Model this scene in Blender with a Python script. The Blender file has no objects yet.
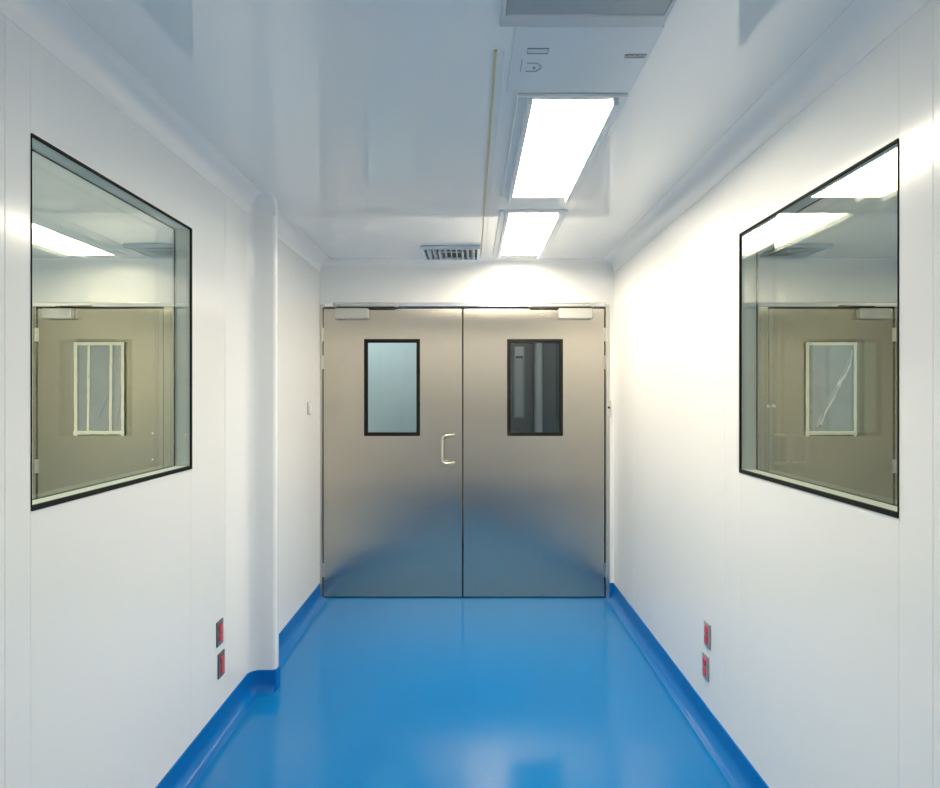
import bpy, bmesh, math, random
from mathutils import Vector
random.seed(4)
S = bpy.context.scene
COL = S.collection

# ------------------------------------------------------------------ sizes (metres)
EYE = 1.465
LX, RX = -1.09, 1.03          # faces of the left and right corridor walls
FY = 4.618                    # face of the far wall
BY = -1.1                     # rear end of the corridor
CZ = 2.437                    # ceiling height
TH = 0.07                     # thickness of the wall panels
COVE = 0.085
OLX, ORX = -3.28, 3.20        # outer walls of the rooms on either side

# ------------------------------------------------------------------ materials
def principled(name, col, rough=0.5, metal=0.0, **kw):
    m = bpy.data.materials.new(name); m.use_nodes = True
    b = m.node_tree.nodes['Principled BSDF']
    b.inputs['Base Color'].default_value = (*col, 1)
    b.inputs['Roughness'].default_value = rough
    b.inputs['Metallic'].default_value = metal
    for k, v in kw.items():
        b.inputs[k.replace('_', ' ')].default_value = v
    return m

def add_noise(m, scale, lo, hi, socket='Roughness', stretch=None, detail=3):
    nt = m.node_tree; b = nt.nodes['Principled BSDF']
    tc = nt.nodes.new('ShaderNodeTexCoord'); mp = nt.nodes.new('ShaderNodeMapping')
    if stretch: mp.inputs['Scale'].default_value = stretch
    n = nt.nodes.new('ShaderNodeTexNoise'); n.inputs['Scale'].default_value = scale; n.inputs['Detail'].default_value = detail
    r = nt.nodes.new('ShaderNodeMapRange'); r.inputs['To Min'].default_value = lo; r.inputs['To Max'].default_value = hi
    nt.links.new(tc.outputs['Object'], mp.inputs['Vector']); nt.links.new(mp.outputs['Vector'], n.inputs['Vector'])
    nt.links.new(n.outputs['Fac'], r.inputs['Value']); nt.links.new(r.outputs['Result'], b.inputs[socket])
    return n

def add_bump(m, scale, strength, dist=0.001, stretch=None, detail=2):
    nt = m.node_tree; b = nt.nodes['Principled BSDF']
    tc = nt.nodes.new('ShaderNodeTexCoord'); mp = nt.nodes.new('ShaderNodeMapping')
    if stretch: mp.inputs['Scale'].default_value = stretch
    n = nt.nodes.new('ShaderNodeTexNoise'); n.inputs['Scale'].default_value = scale; n.inputs['Detail'].default_value = detail
    bp = nt.nodes.new('ShaderNodeBump'); bp.inputs['Strength'].default_value = strength; bp.inputs['Distance'].default_value = dist
    nt.links.new(tc.outputs['Object'], mp.inputs['Vector']); nt.links.new(mp.outputs['Vector'], n.inputs['Vector'])
    nt.links.new(n.outputs['Fac'], bp.inputs['Height']); nt.links.new(bp.outputs['Normal'], b.inputs['Normal'])

M = {}
M['wall'] = principled('white_enamelled_panel', (0.85, 0.85, 0.84), 0.16)
add_bump(M['wall'], 1.6, 0.05, 0.02)
M['ceil'] = principled('white_ceiling_panel', (0.82, 0.83, 0.835), 0.05, Specular_IOR_Level=1.0)
add_bump(M['ceil'], 1.2, 0.005, 0.02)
M['cove'] = principled('white_cove_profile', (0.84, 0.84, 0.84), 0.28)
M['floor'] = principled('blue_epoxy_floor', (0.005, 0.180, 0.49), 0.06, Specular_IOR_Level=0.25)
add_noise(M['floor'], 3.0, 0.11, 0.14)
add_bump(M['floor'], 2.5, 0.012, 0.01)
M['skirt'] = principled('blue_epoxy_skirting', (0.002, 0.15, 0.49), 0.14, Specular_IOR_Level=0.3)
add_bump(M['skirt'], 9.0, 0.10, 0.01)
def brushed(name, col, lo, hi):
    m = bpy.data.materials.new(name); m.use_nodes = True
    nt = m.node_tree; nt.nodes.clear()
    out = nt.nodes.new('ShaderNodeOutputMaterial'); g = nt.nodes.new('ShaderNodeBsdfAnisotropic'); g.distribution = 'BECKMANN'
    g.inputs['Color'].default_value = (*col, 1)
    tc = nt.nodes.new('ShaderNodeTexCoord'); mp = nt.nodes.new('ShaderNodeMapping'); mp.inputs['Scale'].default_value = (60, 1, 0.6)
    n = nt.nodes.new('ShaderNodeTexNoise'); n.inputs['Scale'].default_value = 6
    r = nt.nodes.new('ShaderNodeMapRange'); r.inputs['To Min'].default_value = lo; r.inputs['To Max'].default_value = hi
    nt.links.new(tc.outputs['Object'], mp.inputs['Vector']); nt.links.new(mp.outputs['Vector'], n.inputs['Vector'])
    nt.links.new(n.outputs['Fac'], r.inputs['Value']); nt.links.new(r.outputs['Result'], g.inputs['Roughness'])
    g.inputs['Anisotropy'].default_value = -0.654            # upright grain: reflections spread sideways
    tg = nt.nodes.new('ShaderNodeTangent'); tg.direction_type = 'RADIAL'; tg.axis = 'Z'
    nt.links.new(tg.outputs['Tangent'], g.inputs['Tangent'])
    nt.links.new(g.outputs['BSDF'], out.inputs['Surface'])
    return m
M['side_steel'] = brushed('darker_brushed_steel', (0.35, 0.335, 0.265), 0.226, 0.232)  # brushed steel in a darker tone, for the side doors and jambs
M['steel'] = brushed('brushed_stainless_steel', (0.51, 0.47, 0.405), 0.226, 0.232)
M['frame_steel'] = principled('satin_steel_frame', (0.62, 0.60, 0.55), 0.3, 1.0)
M['bright_steel'] = principled('bright_steel_rail', (0.78, 0.78, 0.78), 0.2, 1.0)
M['handle'] = principled('satin_handle_steel', (0.58, 0.55, 0.49), 0.32, 0.75)
M['closer'] = principled('silver_painted_closer', (0.55, 0.54, 0.50), 0.35, 0.25)
M['dark_steel'] = principled('dark_rail_steel', (0.05, 0.05, 0.05), 0.4, 0.6)
M['rubber'] = principled('black_rubber_gasket', (0.008, 0.008, 0.007), 0.7, Specular_IOR_Level=0.2)
M['reveal'] = principled('grey_aluminium_reveal', (0.52, 0.58, 0.60), 0.3, 0.2)
M['fixture'] = principled('white_fixture_enamel', (0.72, 0.75, 0.78), 0.25)
M['hatch'] = principled('grey_white_hatch', (0.66, 0.71, 0.75), 0.2)
M['unlit'] = principled('unlit_grey_diffuser', (0.34, 0.38, 0.41), 0.3)
M['dull'] = principled('dull_grey_enamel', (0.50, 0.54, 0.57), 0.3)
M['latch'] = principled('grey_latch_metal', (0.34, 0.37, 0.40), 0.4, 0.3)
M['seal'] = principled('yellowed_sealant', (0.55, 0.49, 0.28), 0.5)
M['vent'] = principled('anodised_vent_blade', (0.50, 0.58, 0.66), 0.3, 0.5)
M['void'] = principled('dark_duct', (0.05, 0.05, 0.055), 0.7)
M['plate'] = principled('dark_metal_socket_plate', (0.17, 0.18, 0.18), 0.35, 0.4)
M['plate_light'] = principled('grey_metal_socket_plate', (0.40, 0.40, 0.39), 0.35, 0.4)
M['red'] = principled('red_socket_plastic', (0.72, 0.06, 0.09), 0.35)
M['black'] = principled('black_plastic', (0.02, 0.02, 0.02), 0.4)
M['white_plastic'] = principled('white_plastic', (0.72, 0.72, 0.68), 0.4)
M['tape'] = principled('cream_masking_tape', (0.86, 0.84, 0.68), 0.5)
add_bump(M['tape'], 60, 0.3, 0.002)
M['film'] = principled('grey_protective_film', (0.36, 0.38, 0.38), 0.2)
add_bump(M['film'], 14, 0.6, 0.012, stretch=(1.0, 1.0, 0.7), detail=4)
M['crease'] = principled('painted_crease_glare', (0.75, 0.76, 0.72), 0.3)  # pale colour painted for the glare along the film's fold
M['pale_blue'] = principled('pale_blue_partition', (0.56, 0.64, 0.64), 0.4)
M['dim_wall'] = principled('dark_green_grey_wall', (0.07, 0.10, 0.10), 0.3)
M['pale_strip'] = principled('pale_grey_lining', (0.50, 0.52, 0.48), 0.4)

def glass(name, tint):
    m = bpy.data.materials.new(name); m.use_nodes = True
    nt = m.node_tree; nt.nodes.clear()
    out = nt.nodes.new('ShaderNodeOutputMaterial'); mix = nt.nodes.new('ShaderNodeMixShader')
    tr = nt.nodes.new('ShaderNodeBsdfTransparent'); tr.inputs['Color'].default_value = (*tint, 1)
    gl = nt.nodes.new('ShaderNodeBsdfGlossy'); gl.inputs['Roughness'].default_value = 0.0
    fr = nt.nodes.new('ShaderNodeFresnel'); geo = nt.nodes.new('ShaderNodeNewGeometry')
    mr = nt.nodes.new('ShaderNodeMapRange')          # keeps the same outside reflectance on both faces of the sheet
    mr.inputs['To Min'].default_value = 1.52; mr.inputs['To Max'].default_value = 1 / 1.52
    nt.links.new(geo.outputs['Backfacing'], mr.inputs['Value']); nt.links.new(mr.outputs['Result'], fr.inputs['IOR'])
    nt.links.new(fr.outputs['Fac'], mix.inputs['Fac'])
    nt.links.new(tr.outputs['BSDF'], mix.inputs[1]); nt.links.new(gl.outputs['BSDF'], mix.inputs[2])
    nt.links.new(mix.outputs['Shader'], out.inputs['Surface'])
    return m
M['glass'] = glass('clear_window_glass', (0.975, 0.985, 0.935))
M['door_glass'] = glass('door_vision_glass', (0.93, 0.975, 0.97))

def emission(name, col, s):
    m = bpy.data.materials.new(name); m.use_nodes = True
    nt = m.node_tree; nt.nodes.clear()
    out = nt.nodes.new('ShaderNodeOutputMaterial'); e = nt.nodes.new('ShaderNodeEmission')
    e.inputs['Color'].default_value = (*col, 1); e.inputs['Strength'].default_value = s
    nt.links.new(e.outputs['Emission'], out.inputs['Surface'])
    return m
M['lamp'] = emission('lit_lamp_diffuser', (1.0, 0.893, 0.69), 33.5)

# ------------------------------------------------------------------ mesh helpers
def box(bm, x0, x1, y0, y1, z0, z1):
    vs = [bm.verts.new(p) for p in ((x0,y0,z0),(x1,y0,z0),(x1,y1,z0),(x0,y1,z0),(x0,y0,z1),(x1,y0,z1),(x1,y1,z1),(x0,y1,z1))]
    for f in ((3,2,1,0),(4,5,6,7),(0,1,5,4),(1,2,6,5),(2,3,7,6),(3,0,4,7)):
        bm.faces.new([vs[i] for i in f])

def holed(bm, us, vs, w0, w1, pos, skip):
    """a slab over the grid us x vs, w0..w1 thick, without the cells in skip; pos maps (u,v,w) to a point"""
    nu, nv = len(us), len(vs)
    P = {}
    def v(i, j, k):
        if (i, j, k) not in P: P[(i, j, k)] = bm.verts.new(pos(us[i], vs[j], (w0, w1)[k]))
        return P[(i, j, k)]
    cell = lambda i, j: 0 <= i < nu-1 and 0 <= j < nv-1 and (i, j) not in skip
    for i in range(nu-1):
        for j in range(nv-1):
            if not cell(i, j): continue
            bm.faces.new([v(i,j,0), v(i+1,j,0), v(i+1,j+1,0), v(i,j+1,0)])
            bm.faces.new([v(i,j+1,1), v(i+1,j+1,1), v(i+1,j,1), v(i,j,1)])
            if not cell(i, j-1): bm.faces.new([v(i,j,0), v(i,j,1), v(i+1,j,1), v(i+1,j,0)])
            if not cell(i, j+1): bm.faces.new([v(i,j+1,0), v(i+1,j+1,0), v(i+1,j+1,1), v(i,j+1,1)])
            if not cell(i-1, j): bm.faces.new([v(i,j,0), v(i,j+1,0), v(i,j+1,1), v(i,j,1)])
            if not cell(i+1, j): bm.faces.new([v(i+1,j,0), v(i+1,j,1), v(i+1,j+1,1), v(i+1,j+1,0)])

def ring(bm, u0, u1, v0, v1, t, w0, w1, pos):
    tl, tr, tb, tt = t if isinstance(t, tuple) else (t, t, t, t)
    holed(bm, [u0, u0+tl, u1-tr, u1], [v0, v0+tb, v1-tt, v1], w0, w1, pos, {(1, 1)})

XZ = lambda u, v, w: (u, w, v)       # facing along y
YZ = lambda u, v, w: (w, u, v)       # facing along x
XY = lambda u, v, w: (u, v, w)       # facing along z

def tube(bm, pts, r, n=12):
    pts = [Vector(p) for p in pts]; rows = []
    up = None
    for i, p in enumerate(pts):
        d = (pts[min(i+1, len(pts)-1)] - pts[max(i-1, 0)]).normalized()
        if up is None: up = d.orthogonal().normalized()
        up = (up - d * up.dot(d)).normalized(); s = d.cross(up)
        rows.append([bm.verts.new(p + r*(math.cos(2*math.pi*k/n)*up + math.sin(2*math.pi*k/n)*s)) for k in range(n)])
    for a, b in zip(rows, rows[1:]):
        for k in range(n): bm.faces.new([a[k], a[(k+1) % n], b[(k+1) % n], b[k]])
    bm.faces.new(rows[0][::-1]); bm.faces.new(rows[-1])

def disc(bm, c, axis, r, h, n=20):
    c = Vector(c); a = Vector(axis).normalized(); tube(bm, [c, c + a*h], r, n)

def sweep(bm, path, prof, inward):
    """a closed profile [(offset from the path towards the room, height)] swept along a flat path with mitred turns"""
    rows = []
    for i, p in enumerate(path):
        p = Vector(p)
        d0 = (p - Vector(path[i-1])).normalized() if i else None
        d1 = (Vector(path[i+1]) - p).normalized() if i < len(path)-1 else None
        d0 = d0 or d1; d1 = d1 or d0
        n0 = Vector((-d0.y, d0.x)) * inward; n1 = Vector((-d1.y, d1.x)) * inward
        m = (n0 + n1).normalized(); m = m / max(0.3, m.dot(n0))
        rows.append([bm.verts.new((p.x + m.x*o, p.y + m.y*o, h)) for o, h in prof])
    n = len(prof)
    for a, b in zip(rows, rows[1:]):
        for k in range(n): bm.faces.new([a[k], a[(k+1) % n], b[(k+1) % n], b[k]])
    bm.faces.new(rows[0]); bm.faces.new(rows[-1][::-1])

def obj(name, bm, mat, parent=None, bevel=0, smooth=False):
    bmesh.ops.recalc_face_normals(bm, faces=bm.faces)
    me = bpy.data.meshes.new(name); bm.to_mesh(me); bm.free()
    o = bpy.data.objects.new(name, me); COL.objects.link(o)
    me.materials.append(M[mat])
    if bevel:
        b = o.modifiers.new('bevel', 'BEVEL'); b.width = bevel; b.segments = 2; b.limit_method = 'ANGLE'
        b.harden_normals = False
    if smooth:
        for p in me.polygons: p.use_smooth = True
        e = o.modifiers.new('edges', 'EDGE_SPLIT'); e.split_angle = math.radians(40)
    if parent is not None:
        o.parent = parent; o.matrix_parent_inverse.identity()
        for v in me.vertices: v.co -= parent.location
    return o

def tag(o, label, cat, group=None, kind=None):
    o['label'] = label; o['category'] = cat
    if group: o['group'] = group
    if kind: o['kind'] = kind
    return o

def empty(name, loc, label, cat, group=None, kind=None):
    o = bpy.data.objects.new(name, None); COL.objects.link(o); o.location = loc; o.empty_display_size = 0.1
    return tag(o, label, cat, group, kind)

def struct(name, bm, mat, label, cat, **kw):
    return tag(obj(name, bm, mat, **kw), label, cat, kind='structure')

def copy_tree(o, parent=None):
    c = o.copy(); COL.objects.link(c)
    if parent is not None: c.parent = parent
    for ch in list(o.children): copy_tree(ch, c)
    return c

# ------------------------------------------------------------------ room shell
bm = bmesh.new(); box(bm, OLX-0.1, ORX+0.1, BY-0.1, 8.6, -0.08, 0.0)
struct('floor', bm, 'floor', 'glossy blue epoxy floor running up to the steel doors', 'floor')

bm = bmesh.new()
box(bm, OLX-0.1, ORX+0.1, BY-0.1, 8.6, CZ, CZ+0.1)
struct('ceiling', bm, 'ceil', 'glossy white panel ceiling with recessed lights', 'ceiling')

# window openings in the side walls: near end, far end, bottom, top
WL = (1.585, 2.491, EYE-0.278, EYE+0.647)
WR = (1.541, 2.448, EYE-0.287, EYE+0.616)

def side_wall(face, out, joints, win):
    """panels standing side by side with 3 mm joints; the panel that holds the window is cut out around it"""
    bm = bmesh.new(); g = 0.0006
    w0, w1 = face, face + out*TH
    for a, b in zip(joints, joints[1:]):
        if a == win[0]:
            box(bm, min(w0,w1), max(w0,w1), a, b, 0, win[2]); box(bm, min(w0,w1), max(w0,w1), a, b, win[3], CZ)
        else:
            box(bm, min(w0,w1), max(w0,w1), a+g, b-g, 0, CZ)
            ja, jb = (face+out*0.004, face+out*(TH-0.004))
            if b != win[0] and b != joints[-1]: box(bm, min(ja,jb), max(ja,jb), b-0.01, b+0.01, 0, CZ)
    return bm
struct('wall_left', side_wall(LX, -1, [BY, 0.3, 1.497, WL[0], WL[1], 2.836, 3.63, FY], WL), 'wall',
       'white enamelled panel wall left of the corridor', 'wall', bevel=0.0008)
struct('wall_right', side_wall(RX, 1, [BY, 0.3, 1.427, WR[0], WR[1], 2.60, 4.04, FY], WR), 'wall',
       'white enamelled panel wall right of the corridor', 'wall', bevel=0.0008)

# far wall: header over all the doors, and the piers between them
LD = (-3.13, -2.222)      # door leaf in the room on the left
RD = (2.150, 3.050)       # door leaf in the room on the right
bm = bmesh.new()
box(bm, OLX-0.1, ORX+0.1, FY, FY+TH, 2.118, CZ)
for a, b in ((OLX-0.1, LD[0]-0.03), (LD[1]+0.09, LX-0.002), (1.0, RD[0]-0.09), (RD[1]+0.03, ORX+0.1)):
    box(bm, a, b, FY, FY+TH, 0, 2.118)
struct('wall_far', bm, 'wall', 'white wall above and beside the steel doors', 'wall')
bm = bmesh.new(); box(bm, OLX-0.1, ORX+0.1, BY-0.1, BY, 0, CZ)
struct('wall_rear', bm, 'wall', 'white wall closing the corridor opposite the steel doors', 'wall')
bm = bmesh.new(); box(bm, OLX-0.06, OLX, BY, FY, 0, CZ)
struct('wall_outer_left', bm, 'wall', 'white wall of the room behind the left window', 'wall')
bm = bmesh.new(); box(bm, ORX, ORX+0.06, BY, FY, 0, CZ)
struct('wall_outer_right', bm, 'wall', 'white wall of the room behind the right window', 'wall')

# pillar: a panel end standing out of the left wall, with a hollow inner corner and a rounded nose
PY, PX, PT = 3.157, -0.962, 0.055
plan = [(LX-0.01, PY-0.055), (LX, PY-0.055)]
for k in range(1, 9):
    a = math.pi/2*k/8; plan.append((LX+0.055-0.055*math.cos(a), PY-0.055+0.055*math.sin(a)))
for k in range(0, 7):
    a = math.pi/2*k/6; plan.append((PX-0.022+0.022*math.sin(a), PY+0.022-0.022*math.cos(a)))
for k in range(0, 5):
    a = math.pi/2*k/4; plan.append((PX-0.012+0.012*math.cos(a), PY+PT-0.012+0.012*math.sin(a)))
plan += [(LX-0.01, PY+PT)]
bm = bmesh.new()
lo = [bm.verts.new((x, y, 0)) for x, y in plan]; hi = [bm.verts.new((x, y, CZ)) for x, y in plan]
for k in range(len(plan)):
    j = (k+1) % len(plan); bm.faces.new([lo[k], lo[j], hi[j], hi[k]])
bm.faces.new(lo[::-1]); bm.faces.new(hi)
struct('pillar', bm, 'wall', 'narrow white pillar standing out of the left wall', 'pillar', smooth=True)

# blue skirting: upright strip running into a hollow curve on the floor
def skirt_prof(h=0.11, r=0.045):
    t = 0.005
    p = [(-0.002, 0.0), (-0.002, h), (t, h-0.002), ]
    for k in range(9):
        a = math.pi/2*k/8
        p.append((t + r - r*math.cos(a), 0.0015 + r - r*math.sin(a)))
    p.append((t + r + 0.004, 0.0))
    return p
def arc(cx, cy, r, a0, a1, n=6):
    return [(cx + r*math.cos(math.radians(a0+(a1-a0)*k/n)), cy + r*math.sin(math.radians(a0+(a1-a0)*k/n))) for k in range(n+1)]
bm = bmesh.new()
path = [(LX, BY)] + [(LX, PY-0.055)] + [(LX+0.008, PY-0.027), (LX+0.027, PY-0.008)] + [(LX+0.055, PY)] + [(PX-0.004, PY)]
sweep(bm, path, skirt_prof(), -1)
sweep(bm, [(PX-0.02, PY+0.001), (PX-0.004, PY+0.006), (PX, PY+0.02), (PX, PY+PT+0.001)], skirt_prof(0.11, 0.004), -1)
sweep(bm, [(LX, PY+PT+0.001), (LX, FY-0.004)], skirt_prof(), -1)
struct('baseboard_left', bm, 'skirt', 'blue coved skirting along the left wall and round the pillar', 'skirting', smooth=True)
bm = bmesh.new(); sweep(bm, [(RX, BY), (RX, FY-0.004)], skirt_prof(), 1); box(bm, 1.0005, RX, FY-0.008, FY+0.002, 0, 0.11)
struct('baseboard_right', bm, 'skirt', 'blue coved skirting along the right wall', 'skirting', smooth=True)

# hollow cove between walls and ceiling
def cove_prof(r=COVE):
    p = [(-0.003, CZ-r-0.002), (-0.003, CZ+0.003), (r+0.002, CZ+0.003)]
    for k in range(13):
        a = math.pi/2*k/12
        p.append((0.0015 + r - r*math.sin(a), CZ-0.0015 - r + r*math.cos(a)))
    return p
bm = bmesh.new()
sweep(bm, [(LX, BY), (LX, PY-0.04), (LX+0.012, PY-0.012), (LX+0.04, PY), (PX, PY)], cove_prof(), -1)
sweep(bm, [(LX, PY+PT), (LX, FY)], cove_prof(), -1)
struct('trim_1', bm, 'cove', 'white hollow cove between left wall and ceiling', 'cove', smooth=True)
bm = bmesh.new(); sweep(bm, [(RX, BY), (RX, FY)], cove_prof(), 1)
struct('trim_2', bm, 'cove', 'white hollow cove between right wall and ceiling', 'cove', smooth=True)
bm = bmesh.new(); sweep(bm, [(LX, FY), (RX, FY)], cove_prof(0.05), -1)
struct('trim_3', bm, 'cove', 'white hollow cove over the steel doors', 'cove', smooth=True)
bm = bmesh.new(); sweep(bm, [(OLX, FY), (LX-TH, FY)], cove_prof(), -1)
struct('trim_4', bm, 'cove', 'white ceiling cove seen through the left window', 'cove', smooth=True)
bm = bmesh.new(); sweep(bm, [(RX+TH, FY), (ORX, FY)], cove_prof(), -1)
struct('trim_5', bm, 'cove', 'white ceiling cove seen through the right window', 'cove', smooth=True)

# yellowed sealant line along the ceiling joint
bm = bmesh.new()
box(bm, 0.066, 0.073, 1.80, 4.42, CZ-0.006, CZ+0.001)
struct('trim_6', bm, 'seal', 'yellowed sealant line along the ceiling beside the lights', 'sealant')
bm = bmesh.new(); box(bm, 0.092, 0.096, 1.80, 4.52, CZ-0.0035, CZ+0.001)
struct('trim_7', bm, 'fixture', 'thin white joint cover beside the yellowed ceiling sealant', 'joint cover')

# ------------------------------------------------------------------ side windows: two sheets flush with both faces of the wall
def side_window(name, face, out, win, label):
    y0, y1, z0, z1 = win
    root = empty(name, (face, (y0+y1)/2, z0), label, 'window', kind='structure')
    f = lambda d: face + out*d
    bm = bmesh.new(); ring(bm, y0+0.0001, y1+0.006, z0-0.010, z1+0.002, (0.0005, 0.009, 0.014, 0.007), f(-0.003), f(0.004), YZ)
    obj('gasket', bm, 'rubber', root)
    bm = bmesh.new(); ring(bm, y0, y1, z0, z1, 0.002, f(0.004), f(TH), YZ)
    obj('reveal', bm, 'reveal', root)
    bm = bmesh.new(); ring(bm, y0+0.002, y1-0.002, z0+0.002, z1-0.002, (0.003, 0.003, 0.002, 0.003), f(TH-0.010), f(TH-0.006), YZ)
    obj('inner_seal', bm, 'rubber', root)
    for d in (0.002, TH-0.006):
        bm = bmesh.new(); box(bm, min(f(d), f(d+0.005)), max(f(d), f(d+0.005)), y0+0.002, y1-0.002, z0+0.002, z1-0.002)
        obj('pane', bm, 'glass', root)
side_window('window_1', LX, -1, WL, 'double glazed black edged window in the left wall')
side_window('window_2', RX, 1, WR, 'double glazed black edged window in the right wall')

# ------------------------------------------------------------------ doors
DY = FY + 0.004            # face of the leaves
def leaf_mesh(x0, x1, hole, z0=0.008, z1=2.090, d=0.045):
    bm = bmesh.new(); holed(bm, [x0, hole[0], hole[1], x1], [z0, hole[2], hole[3], z1], DY, DY+d, XZ, {(1, 1)})
    return bm
def hinge_mesh(x, zc):
    bm = bmesh.new()
    for k in range(3):
        z = zc - 0.048 + 0.033*k
        tube(bm, [(x, DY-0.007, z), (x, DY-0.007, z+0.031)], 0.0085, 12)
    box(bm, x-0.018, x+0.018, DY-0.003, DY+0.002, zc-0.048, zc+0.05)
    return bm
def closer(root, x0, x1, flip, zt=2.086):
    bm = bmesh.new(); box(bm, x0, x1, DY-0.048, DY-0.0005, zt-0.074, zt)
    c = obj('door_closer', bm, 'closer', root, bevel=0.006)
    bm = bmesh.new(); xs = x0+0.17 if not flip else x1-0.17
    disc(bm, ((x0+x1)/2, DY-0.026, zt-0.004), (0, 0, 1), 0.014, 0.022)
    e = (x1+0.14) if not flip else (x0-0.14)
    tube(bm, [((x0+x1)/2, DY-0.026, zt+0.014), (e, DY-0.022, zt+0.020)], 0.006, 8)
    obj('closer_arm', bm, 'dark_steel', c if False else root)
    bm = bmesh.new()
    for k in range(2):
        xx = x1-0.03-0.018*k if not flip else x1-0.02-0.018*k
        disc(bm, (xx, DY-0.048, zt-0.022), (0, -1, 0), 0.005, 0.0015, 12)
    obj('adjuster_screw', bm, 'dark_steel', c); 
def glazed(root, hole, glassmat='door_glass'):
    a, b, c, d = hole
    bm = bmesh.new(); ring(bm, a-0.006, b+0.006, c-0.006, d+0.006, 0.026, DY-0.005, DY+0.022, XZ)
    g = obj('gasket', bm, 'rubber', root, bevel=0.003)
    bm = bmesh.new(); box(bm, a+0.012, b-0.012, DY+0.010, DY+0.016, c+0.012, d-0.012)
    obj('vision_pane', bm, glassmat, root)

# left leaf of the pair
h1 = (-0.766, -0.374, 1.175, 1.863)
d1 = empty('door_1', (-0.565, DY, 0), 'left steel door leaf with pull handle and pale lit window', 'door', kind='structure')
obj('door_leaf', leaf_mesh(-1.066, -0.064, h1), 'steel', d1, bevel=0.002)
glazed(d1, h1)
closer(d1, -0.975, -0.735, False)
for z in (1.90, 1.70, 0.20):
    obj('hinge', hinge_mesh(-1.075, z), 'frame_steel', d1, smooth=True)
bm = bmesh.new()
zt, zb, gx = 1.176, 0.975, -0.206
pts = [(-0.125, DY+0.002, zt), (-0.132, DY-0.022, zt), (-0.148, DY-0.043, zt-0.001)]
for k in range(7):
    a = math.radians(90 + 90*k/6); pts.append((gx+0.035+0.035*math.cos(a), DY-0.060, zt-0.035+0.035*math.sin(a)))
for k in range(7):
    a = math.radians(180 + 90*k/6); pts.append((gx+0.035+0.035*math.cos(a), DY-0.060, zb+0.035+0.035*math.sin(a)))
pts += [(-0.148, DY-0.043, zb+0.001), (-0.132, DY-0.022, zb), (-0.125, DY+0.002, zb)]
tube(bm, pts, 0.0105, 14)
obj('pull_handle', bm, 'handle', d1, smooth=True)['label'] = 'curved satin steel pull handle'

# right leaf of the pair
h2 = (0.267, 0.658, 1.175, 1.863)
d2 = empty('door_2', (0.455, DY, 0), 'right steel door leaf without handle and with dark window', 'door', kind='structure')
obj('door_leaf', leaf_mesh(-0.055, 0.964, h2), 'steel', d2, bevel=0.002)
glazed(d2, h2)
closer(d2, 0.628, 0.872, True)
for z in (1.90, 1.70, 0.20):
    obj('hinge', hinge_mesh(0.972, z), 'frame_steel', d2, smooth=True)

# frame round the pair
fr = empty('trim_8', (0, FY, 0), 'steel frame and head rail round the double doors', 'door frame', kind='structure')
bm = bmesh.new()
box(bm, LX+0.001, -1.073, FY-0.006, FY+TH, 0, 2.117); box(bm, 0.972, 1.0, FY-0.006, FY+TH, 0, 2.117)
box(bm, LX+0.001, 1.0, FY+0.001, FY+TH, 2.098, 2.117)
obj('jamb', bm, 'frame_steel', fr, bevel=0.002)
bm = bmesh.new(); box(bm, -1.072, 0.971, FY+0.052, FY+0.056, 0.0, 2.097)
for a, b in ((-1.0725, -1.066), (-0.0635, -0.0555), (0.9645, 0.971)): box(bm, a, b, FY+0.03, FY+0.048, 0.002, 2.096)
box(bm, -1.07, 0.97, FY+0.03, FY+0.048, 2.0905, 2.0975)
bm.free()
bm = bmesh.new()                       # black rubber in the gaps beside, between and over the leaves
for a, b in ((-1.0725, -1.0665), (-0.0635, -0.0555), (0.9645, 0.9715)): box(bm, a, b, FY+0.010, FY+0.046, 0.002, 2.097)
box(bm, -1.07, 0.97, FY+0.010, FY+0.046, 2.0905, 2.0975)
box(bm, -1.07, 0.97, FY+0.010, FY+0.046, 0.0005, 0.0075)
obj('door_seal', bm, 'rubber', fr)
bm = bmesh.new(); box(bm, -1.05, 0.965, FY-0.022, FY-0.0005, 2.100, 2.130)
obj('head_rail', bm, 'bright_steel', fr, bevel=0.003)
for a, b in ((-0.975, -0.535), (0.415, 0.875)):
    bm = bmesh.new(); box(bm, a, b, FY-0.038, FY-0.0225, 2.099, 2.119)
    for e in (a, b): box(bm, e-0.012, e+0.012, FY-0.040, FY-0.0225, 2.096, 2.126)
    obj('slide_rail', bm, 'closer', fr, bevel=0.002)
    bm = bmesh.new(); box(bm, a+0.012, b-0.012, FY-0.0375, FY-0.0225, 2.0845, 2.0985)
    obj('rail_channel', bm, 'dark_steel', fr)

# doors of the neighbouring rooms, their windows still covered with taped film
def crinkled(x0, x1, z0, z1, y, seed, folds):
    rnd = random.Random(seed); bm = bmesh.new(); nx, nz = 40, 76; rows = []
    waves = [(rnd.uniform(-1, 1), rnd.uniform(-1, 1), rnd.uniform(0, 6.3), rnd.uniform(18, 60)) for _ in range(9)]
    for i in range(nx+1):
        row = []
        for j in range(nz+1):
            x = x0+(x1-x0)*i/nx; z = z0+(z1-z0)*j/nz
            d = sum(math.sin((a*x+b*z)*f+p) for a, b, p, f in waves)*0.0011
            for (fx0, fz0, fx1, fz1, hgt, wid) in folds:
                L = math.hypot(fx1-fx0, fz1-fz0); s = ((x-fx0)*(fz1-fz0)-(z-fz0)*(fx1-fx0))/L
                t = ((x-fx0)*(fx1-fx0)+(z-fz0)*(fz1-fz0))/L/L
                if -0.05 < t < 1.05: d += hgt*math.exp(-(s/wid)**2)
            row.append(bm.verts.new((x, y-0.006-d, z)))
        rows.append(row)
    for i in range(nx):
        for j in range(nz): bm.faces.new([rows[i][j], rows[i+1][j], rows[i+1][j+1], rows[i][j+1]])
    return bm
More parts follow.
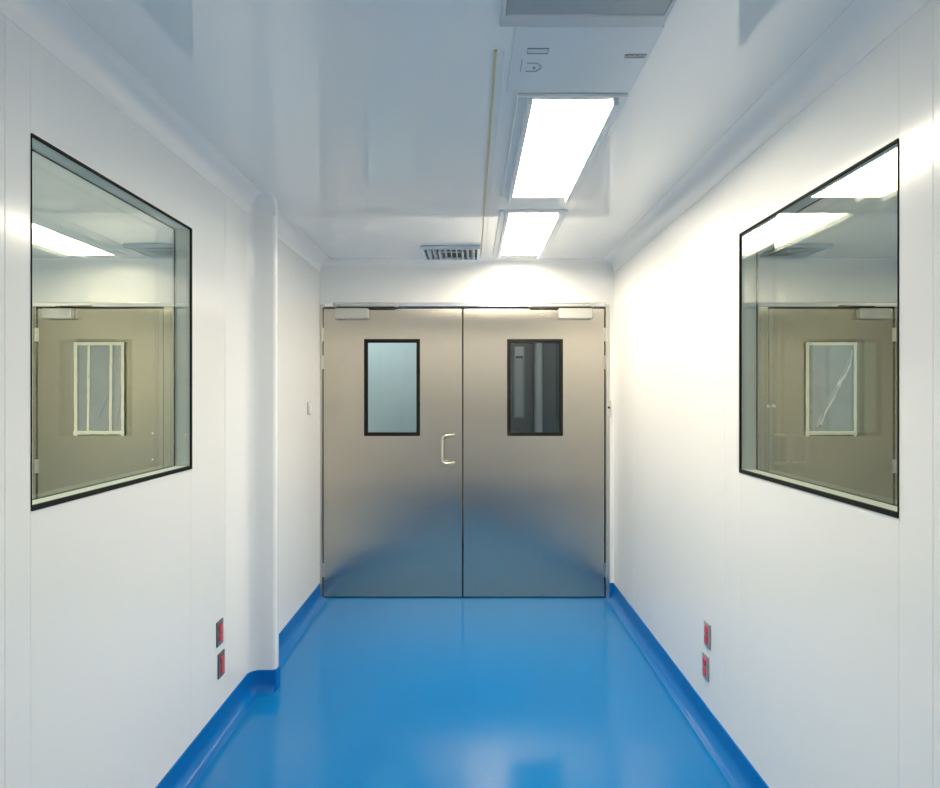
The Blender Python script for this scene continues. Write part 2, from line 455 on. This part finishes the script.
def strip(bm, ax, az, bx, bz, w, y, t=0.002, jag=0.003, seed=1):
    rnd = random.Random(seed); n = 14; A = Vector((ax, az)); B = Vector((bx, bz)); d = (B-A).normalized(); s = Vector((-d.y, d.x))
    rows = []
    for k in range(n+1):
        c = A + (B-A)*k/n; l = c + s*(w/2+rnd.uniform(-jag, jag)*0.5); r = c - s*(w/2+rnd.uniform(-jag, jag)*0.5)
        rows.append([bm.verts.new((p.x, yy, p.y)) for p, yy in ((l, y), (r, y), (r, y-t), (l, y-t))])
    for a, b in zip(rows, rows[1:]):
        for k in range(4): bm.faces.new([a[k], a[(k+1) % 4], b[(k+1) % 4], b[k]])
    bm.faces.new(rows[0]); bm.faces.new(rows[-1][::-1])

def side_door(name, span, hole, hinge_x, frame, cl, flip, label, kind):
    root = empty(name, ((span[0]+span[1])/2, DY, 0), label, 'door', kind='structure')
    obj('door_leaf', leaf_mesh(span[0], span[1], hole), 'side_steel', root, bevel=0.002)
    a, b, c, d = hole
    bm = bmesh.new(); ring(bm, a-0.012, b+0.012, c-0.014, d+0.012, 0.022, DY-0.004, DY+0.02, XZ)
    obj('gasket', bm, 'rubber', root)
    bm = bmesh.new(); box(bm, a+0.008, b-0.008, DY+0.010, DY+0.016, c+0.008, d-0.008)
    obj('vision_pane', bm, 'door_glass', root)
    folds = []
    if kind == 'fold':
        folds = [(a+0.08, c+0.06, b-0.03, d-0.14, 0.012, 0.007), (b-0.035, c+0.05, b-0.03, d-0.05, 0.006, 0.012), (a+0.02, c+0.12, a+0.12, c+0.02, 0.005, 0.006)]
    else:
        folds = [(a+0.06, c+0.50, a+0.13, c+0.30, 0.006, 0.006), (a+0.16, c+0.12, a+0.27, c+0.38, 0.007, 0.007), (b-0.05, c+0.06, b-0.02, c+0.2, 0.006, 0.006)]
    film = obj('protective_film', crinkled(a, b, c, d, DY-0.003, 5 if kind == 'fold' else 9, folds), 'film', root, smooth=False)
    for p in film.data.polygons: p.use_smooth = True
    film['label'] = 'grey crinkled protective film over the window'
    edges = [(a-0.002, c-0.02, a-0.002, d+0.006, .030), (b+0.002, c-0.02, b+0.002, d+0.006, .026),
             (a-0.018, c+0.004, b+0.014, c+0.004, .034), (a-0.010, d-0.004, b+0.014, d-0.004, .030)]
    if kind != 'fold': edges += [(a+0.085, c-0.006, a+0.091, d-0.02, .022), (a+0.246, c-0.006, a+0.252, d-0.005, .026)]
    for k, (p, q, r, s, w) in enumerate(edges):
        bm = bmesh.new(); strip(bm, p, q, r, s, w*0.78, DY-0.0155-0.0012*(k if k < 4 else -1.5+0.2*k), seed=k+3)
        obj('tape', bm, 'tape', root)['label'] = 'cream masking tape strip'
    if kind == 'fold':
        bm = bmesh.new(); strip(bm, a+0.085, c+0.065, b-0.035, d-0.15, .013, DY-0.0205, jag=0.012, seed=8)
        strip(bm, b-0.035, d-0.15, b-0.022, d-0.05, .007, DY-0.0205, jag=0.006, seed=9)
        obj('crease_glare', bm, 'crease', root)['label'] = 'glare painted along the diagonal fold of the film'
    closer(root, cl[0], cl[1], flip)
    for z in (1.90, 0.95, 0.20):
        obj('hinge', hinge_mesh(hinge_x, z), 'frame_steel', root, smooth=True)
    return root
hL = (-2.842, -2.508, 1.190, 1.838)
d3 = side_door('door_3', LD, hL, LD[0]-0.008, None, (-3.07, -2.86), False,
               'steel door behind the left window with three taped film strips', 'strips')
hR = (2.424, 2.762, 1.188, 1.838)
d4 = side_door('door_4', RD, hR, RD[1]+0.008, None, (2.78, 3.0), True,
               'steel door behind the right window with diagonally creased taped film', 'fold')
for x in (-2.295,):
    bm = bmesh.new()
    for z in (1.19, 1.0): disc(bm, (x, DY, z), (0, -1, 0), 0.008, 0.006, 14)
    obj('handle_bolt', bm, 'bright_steel', d3, smooth=True)
bm = bmesh.new()
for x in (2.19, 2.235): disc(bm, (x-0.05, DY, 1.385), (0, -1, 0), 0.011, 0.012, 14)
obj('handle_bolt', bm, 'bright_steel', d4, smooth=True)

def side_frame(name, a, b, c, d, label):
    fr = empty(name, ((a+d)/2, FY, 0), label, 'door frame', kind='structure')
    bm = bmesh.new(); box(bm, a, b-0.006, FY-0.006, FY+TH, 0, 2.117); box(bm, c+0.006, d, FY-0.006, FY+TH, 0, 2.117)
    box(bm, b-0.006, c+0.006, FY+0.001, FY+TH, 2.098, 2.117)
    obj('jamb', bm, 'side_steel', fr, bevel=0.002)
    bm = bmesh.new()
    for p, q in ((b-0.006, b), (c, c+0.006)): box(bm, p, q, FY+0.010, FY+0.046, 0.002, 2.097)
    box(bm, b, c, FY+0.010, FY+0.046, 2.0905, 2.0975); box(bm, b, c, FY+0.010, FY+0.046, 0.0005, 0.0075)
    obj('door_seal', bm, 'rubber', fr)
    bm = bmesh.new(); box(bm, a, d, FY-0.022, FY-0.0065, 2.100, 2.130)
    obj('head_rail', bm, 'bright_steel', fr, bevel=0.003)
    return fr
side_frame('trim_9', LD[0]-0.03, LD[0], LD[1], LD[1]+0.09, 'steel frame round the door behind the left window')
side_frame('trim_10', RD[0]-0.09, RD[0], RD[1], RD[1]+0.03, 'steel frame round the door behind the right window')

# ------------------------------------------------------------------ space behind the double doors
bm = bmesh.new(); box(bm, -1.9, 0.02, 5.75, 5.80, 0, CZ)
struct('wall_beyond_left', bm, 'pale_blue', 'pale blue partition seen through the left door window', 'wall')
bm = bmesh.new(); box(bm, -0.02, 0.03, 4.70, 5.75, 0, CZ)
struct('wall_beyond_middle', bm, 'pale_blue', 'partition dividing the space behind the double doors', 'wall')
bm = bmesh.new(); box(bm, 0.03, 2.2, 6.9, 6.95, 0, CZ); box(bm, 1.35, 1.40, FY+TH, 6.9, 0, CZ)
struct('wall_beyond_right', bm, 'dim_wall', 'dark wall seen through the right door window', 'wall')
bm = bmesh.new(); box(bm, -1.95, -1.90, FY+TH, 5.8, 0, CZ)
struct('wall_beyond_side', bm, 'pale_blue', 'pale wall at the side of the lit space behind the left leaf', 'wall')
bm = bmesh.new(); tube(bm, [(0.715, 6.80, 0), (0.715, 6.80, CZ)], 0.045, 24)
struct('trim_11', bm, 'pale_strip', 'grey vertical pipe behind the right door window', 'pipe', smooth=True)
w3 = empty('upright_panel', (0.51, 6.9, 1.2), 'narrow pale upright panel behind the right door window', 'window', kind='structure')  # pale rimmed upright panel with a white box at its top
bm = bmesh.new(); ring(bm, 0.462, 0.575, 1.22, 1.98, 0.018, 6.880, 6.899, XZ); obj('panel_rim', bm, 'latch', w3)
bm = bmesh.new(); box(bm, 0.48, 0.557, 6.890, 6.897, 1.238, 1.86); obj('pale_sheet', bm, 'pale_strip', w3)
bm = bmesh.new(); box(bm, 0.475, 0.562, 6.865, 6.892, 1.885, 1.985); obj('white_box', bm, 'white_plastic', w3)

# ------------------------------------------------------------------ ceiling lights
def ceiling_light(y0, y1, label, mat, x0=0.150, x1=0.507, t=(0.047, 0.047, 0.024, 0.012), fm='fixture'):
    root = empty('ceiling_light', ((x0+x1)/2, (y0+y1)/2, CZ), label, 'ceiling light', 'ceiling light panels in one row')
    bm = bmesh.new(); ring(bm, x0, x1, y0, y1, t, CZ-0.014, CZ-0.0005, XY)
    if mat == 'lamp':                     # deep side lips that shade the tops of the walls
        for a, b in ((x0+0.030, x0+t[0]+0.002), (x1-t[1]-0.002, x1-0.030)): box(bm, a, b, y0+0.004, y1-0.004, CZ-0.038, CZ-0.010)
    obj('frame', bm, fm, root, bevel=0.003)
    bm = bmesh.new(); box(bm, x0+t[0]+.001, x1-t[1]-.001, y0+t[2]+.001, y1-t[3]-.001, CZ-0.011, CZ-0.002)
    obj('diffuser', bm, mat, root)
    return root
ceiling_light(2.058, 3.119, 'lit white ceiling light next to the latched grey hatch', 'lamp')
ceiling_light(3.355, 4.406, 'lit white ceiling light closest to the steel doors and the air vent', 'lamp')
ceiling_light(0.585, 1.668, 'unlit grey ceiling light cut off by the top of the photo', 'unlit', 0.075, 0.50, (0.012, 0.012, 0.024, 0.052), 'dull')

# hatch between the lights
ap = empty('access_panel', (0.33, 1.88, CZ), 'grey ceiling access hatch with latches beside the nearest lit light', 'access hatch')
bm = bmesh.new(); box(bm, 0.115, 0.506, 1.676, 2.041, CZ-0.008, CZ-0.0005); obj('panel', bm, 'hatch', ap, bevel=0.002)
def px(x, y, z=CZ-0.008):            # where a ray through a point of the photograph meets the hatch
    d = 640*(z-EYE)/(395-y); return ((x-471)/640*d, d)
def slot(a, b, name, holes=False):
    (x0, y0), (x1, y1) = px(*a), px(*b)
    bm = bmesh.new(); ring(bm, min(x0,x1), max(x0,x1), min(y0,y1), max(y0,y1), 0.0025, CZ-0.0105, CZ-0.0078, XY)
    if holes:
        for k in range(4):
            xx = x0+(x1-x0)*(k+.5)/4; box(bm, xx-0.006, xx+0.002, min(y0,y1)+0.004, max(y0,y1)-0.004, CZ-0.0105, CZ-0.0078)
    obj(name, bm, 'latch', ap)
slot((527.5, 48), (548, 53.5), 'slot'); slot((625.5, 54), (645, 57.5), 'slot', True)
bm = bmesh.new()
x0, y1 = px(527, 63); x1, y0 = px(540, 71); ya, yb = sorted((y0, y1))
outl = [(x0, ya), (x1-0.012, ya), (x1, (ya+yb)/2-0.006), (x1, (ya+yb)/2+0.006), (x1-0.012, yb), (x0, yb)]
tube(bm, [(x, y, CZ-0.009) for x, y in outl], 0.0016, 8)
disc(bm, (*px(534, 67.5), CZ-0.008), (0, 0, -1), 0.004, 0.004, 12)
xa, yl0 = px(522, 60); _, yl1 = px(522, 72); box(bm, xa-0.0015, xa+0.0015, min(yl0,yl1), max(yl0,yl1), CZ-0.0095, CZ-0.0078)
obj('latch', bm, 'latch', ap)

# ------------------------------------------------------------------ air vent
vx0, vx1, vy0, vy1 = -0.328, 0.062, 4.165, 4.515
av = empty('air_vent', ((vx0+vx1)/2, (vy0+vy1)/2, CZ), 'square louvred air vent in the ceiling left of the sealant line', 'air vent')
bm = bmesh.new(); ring(bm, vx0, vx1, vy0, vy1, 0.022, CZ-0.022, CZ-0.0005, XY); obj('frame', bm, 'vent', av, bevel=0.004)
bm = bmesh.new(); box(bm, vx0+0.01, vx1-0.01, vy0+0.01, vy1-0.01, CZ-0.003, CZ-0.0006); obj('backing', bm, 'void', av)
for k in range(9):
    x = vx0+0.05 + (vx1-vx0-0.1)*k/8; lean = 0.010*(k-4)/4
    bm = bmesh.new(); vs = []
    for y in (vy0+0.023, vy1-0.023):
        vs.append([bm.verts.new(p) for p in ((x+lean-0.003, y, CZ-0.022), (x+lean+0.003, y, CZ-0.022), (x-lean+0.003, y, CZ-0.004), (x-lean-0.003, y, CZ-0.004))])
    for j in range(4): bm.faces.new([vs[0][j], vs[0][(j+1) % 4], vs[1][(j+1) % 4], vs[1][j]])
    bm.faces.new(vs[0]); bm.faces.new(vs[1][::-1])
    obj('blade', bm, 'vent', av)
cx, cy = (vx0+vx1)/2, (vy0+vy1)/2
bm = bmesh.new(); ring(bm, cx-0.085, cx+0.085, cy-0.10, cy+0.10, 0.010, CZ-0.026, CZ-0.0222, XY); obj('core_ring', bm, 'vent', av)

v2 = copy_tree(av); v2.location = (-2.04, 4.28, CZ)
v2['label'] = 'dark edged ceiling air vent seen through the left window'
v3 = copy_tree(av); v3.location = (2.13, 4.28, CZ)
v3['label'] = 'dark edged ceiling air vent seen through the right window'
for v in (av, v2, v3): v['group'] = 'ceiling air vents'

# ------------------------------------------------------------------ red power sockets
def socket(face, out, yc, zc, plate, label, w=0.068, h=0.108):
    root = empty('power_socket', (face, yc, zc), label, 'socket', 'red power sockets low on the walls')
    f = lambda d: face - out*d
    lo = lambda a, b: (min(a, b), max(a, b))
    bm = bmesh.new(); box(bm, *lo(f(0.0003), f(0.007)), yc-w/2, yc+w/2, zc-h/2, zc+h/2); obj('face_plate', bm, plate, root, bevel=0.003)
    for s in (-1, 1):
        bm = bmesh.new(); z = zc + s*0.021
        vs0, vs1 = [], []
        for k in range(20):                      # rounded insert with flattened ends
            a = 2*math.pi*k/20; yy = yc + max(-0.015, min(0.015, 0.018*math.cos(a))); zz = z + 0.018*math.sin(a)
            vs0.append(bm.verts.new((f(0.006), yy, zz))); vs1.append(bm.verts.new((f(0.0115), yy, zz)))
        for k in range(20): bm.faces.new([vs0[k], vs0[(k+1) % 20], vs1[(k+1) % 20], vs1[k]])
        bm.faces.new(vs0); bm.faces.new(vs1[::-1])
        o = obj('outlet', bm, 'red', root); o['label'] = 'red outlet insert'
        bm = bmesh.new()
        for dy, dz, hh in ((-0.007, 0.004, 0.009), (0.007, 0.004, 0.009), (0, -0.010, 0.005)):
            box(bm, *lo(f(0.0114), f(0.0119)), yc+dy-0.0012, yc+dy+0.0012, z+dz-hh/2, z+dz+hh/2)
        obj('slots', bm, 'black', o)
    bm = bmesh.new(); disc(bm, (f(0.007), yc, zc), (-out, 0, 0), 0.0028, 0.0012, 10); obj('screw', bm, 'bright_steel', root)
socket(LX, -1, 2.768, 0.438, 'plate', 'upper red socket with dark plate on the left wall')
socket(LX, -1, 2.784, 0.295, 'plate', 'lower red socket with dark plate on the left wall')
socket(RX, 1, 2.78, 0.423, 'plate_light', 'upper red socket with grey plate on the right wall')
socket(RX, 1, 2.80, 0.277, 'plate_light', 'lower red socket with grey plate on the right wall')

# small fittings beside the doors
kp = empty('door_switch', (0.990, FY-0.006, 1.37), 'small grey door switch on the steel jamb right of the doors', 'switch')
bm = bmesh.new(); box(bm, 0.974, 1.008, FY-0.016, FY-0.0065, 1.310, 1.425); obj('housing', bm, 'closer', kp, bevel=0.003)
bm = bmesh.new(); disc(bm, (0.991, FY-0.016, 1.375), (0, -1, 0), 0.009, 0.004, 16); obj('button', bm, 'black', kp)
wp = empty('wall_plate', (LX, 4.30, 1.37), 'small white blank plate on the left wall near the doors', 'wall plate')
bm = bmesh.new(); ring(bm, 4.262, 4.348, 1.333, 1.417, 0.005, LX+0.0003, LX+0.004, YZ); obj('rim', bm, 'latch', wp)
bm = bmesh.new(); box(bm, LX+0.0003, LX+0.009, 4.2675, 4.3425, 1.3385, 1.4115); obj('cover', bm, 'white_plastic', wp, bevel=0.002)

# ------------------------------------------------------------------ lamps of the neighbouring spaces and unseen fill lights
def area(name, loc, sx, sy, power, col, rot=(0, 0, 0)):
    l = bpy.data.lights.new(name, 'AREA'); l.shape = 'RECTANGLE'; l.size = sx; l.size_y = sy; l.energy = power; l.color = col
    o = bpy.data.objects.new(name, l); COL.objects.link(o); o.location = loc; o.rotation_euler = rot
    o['kind'] = 'helper'
    return o
WARM = (1.0, 0.93, 0.79)
area('rear_fill_light', (0.0, -0.35, CZ-0.06), 1.2, 0.25, 15, (1.0, 0.92, 0.78), (math.radians(-50), 0, 0))  # unseen fill added to brighten the rear wall that the doors mirror
area('side_room_lamp', (-2.3, 2.5, CZ-0.03), 0.3, 1.1, 66, WARM)
area('side_room_lamp', (2.25, 2.5, CZ-0.03), 0.3, 1.1, 42, WARM)
area('far_room_lamp', (-0.9, 5.2, CZ-0.03), 0.9, 0.3, 9, (0.95, 1.0, 1.0))
area('dark_room_fill', (0.9, 5.8, CZ-0.03), 0.3, 0.3, 7, (0.9, 1.0, 1.0))  # unseen fill added to lift the pale shapes behind the right leaf

w = bpy.data.worlds.new('World'); S.world = w; w.use_nodes = True
w.node_tree.nodes['Background'].inputs['Color'].default_value = (0.6, 0.7, 0.85, 1)
w.node_tree.nodes['Background'].inputs['Strength'].default_value = 0.05

# ------------------------------------------------------------------ camera and view
cd = bpy.data.cameras.new('camera'); cam = bpy.data.objects.new('camera', cd); COL.objects.link(cam)
cam.location = (0, 0, EYE); cam.rotation_euler = (math.radians(90), 0, 0)
cd.sensor_width = 36; cd.lens = 36*640/940; cd.clip_start = 0.02
cd.shift_x = -1/940; cd.shift_y = 1/940
S.camera = cam
S.view_settings.view_transform = 'Standard'; S.view_settings.look = 'None'
S.view_settings.gamma = 1; S.view_settings.exposure = 0.08; S.view_settings.use_curve_mapping = False
S.cycles.use_denoising = True
S.cycles.max_bounces = 16; S.cycles.diffuse_bounces = 8; S.cycles.glossy_bounces = 8
S.cycles.transparent_max_bounces = 16; S.cycles.transmission_bounces = 8
S.cycles.sample_clamp_indirect = 8
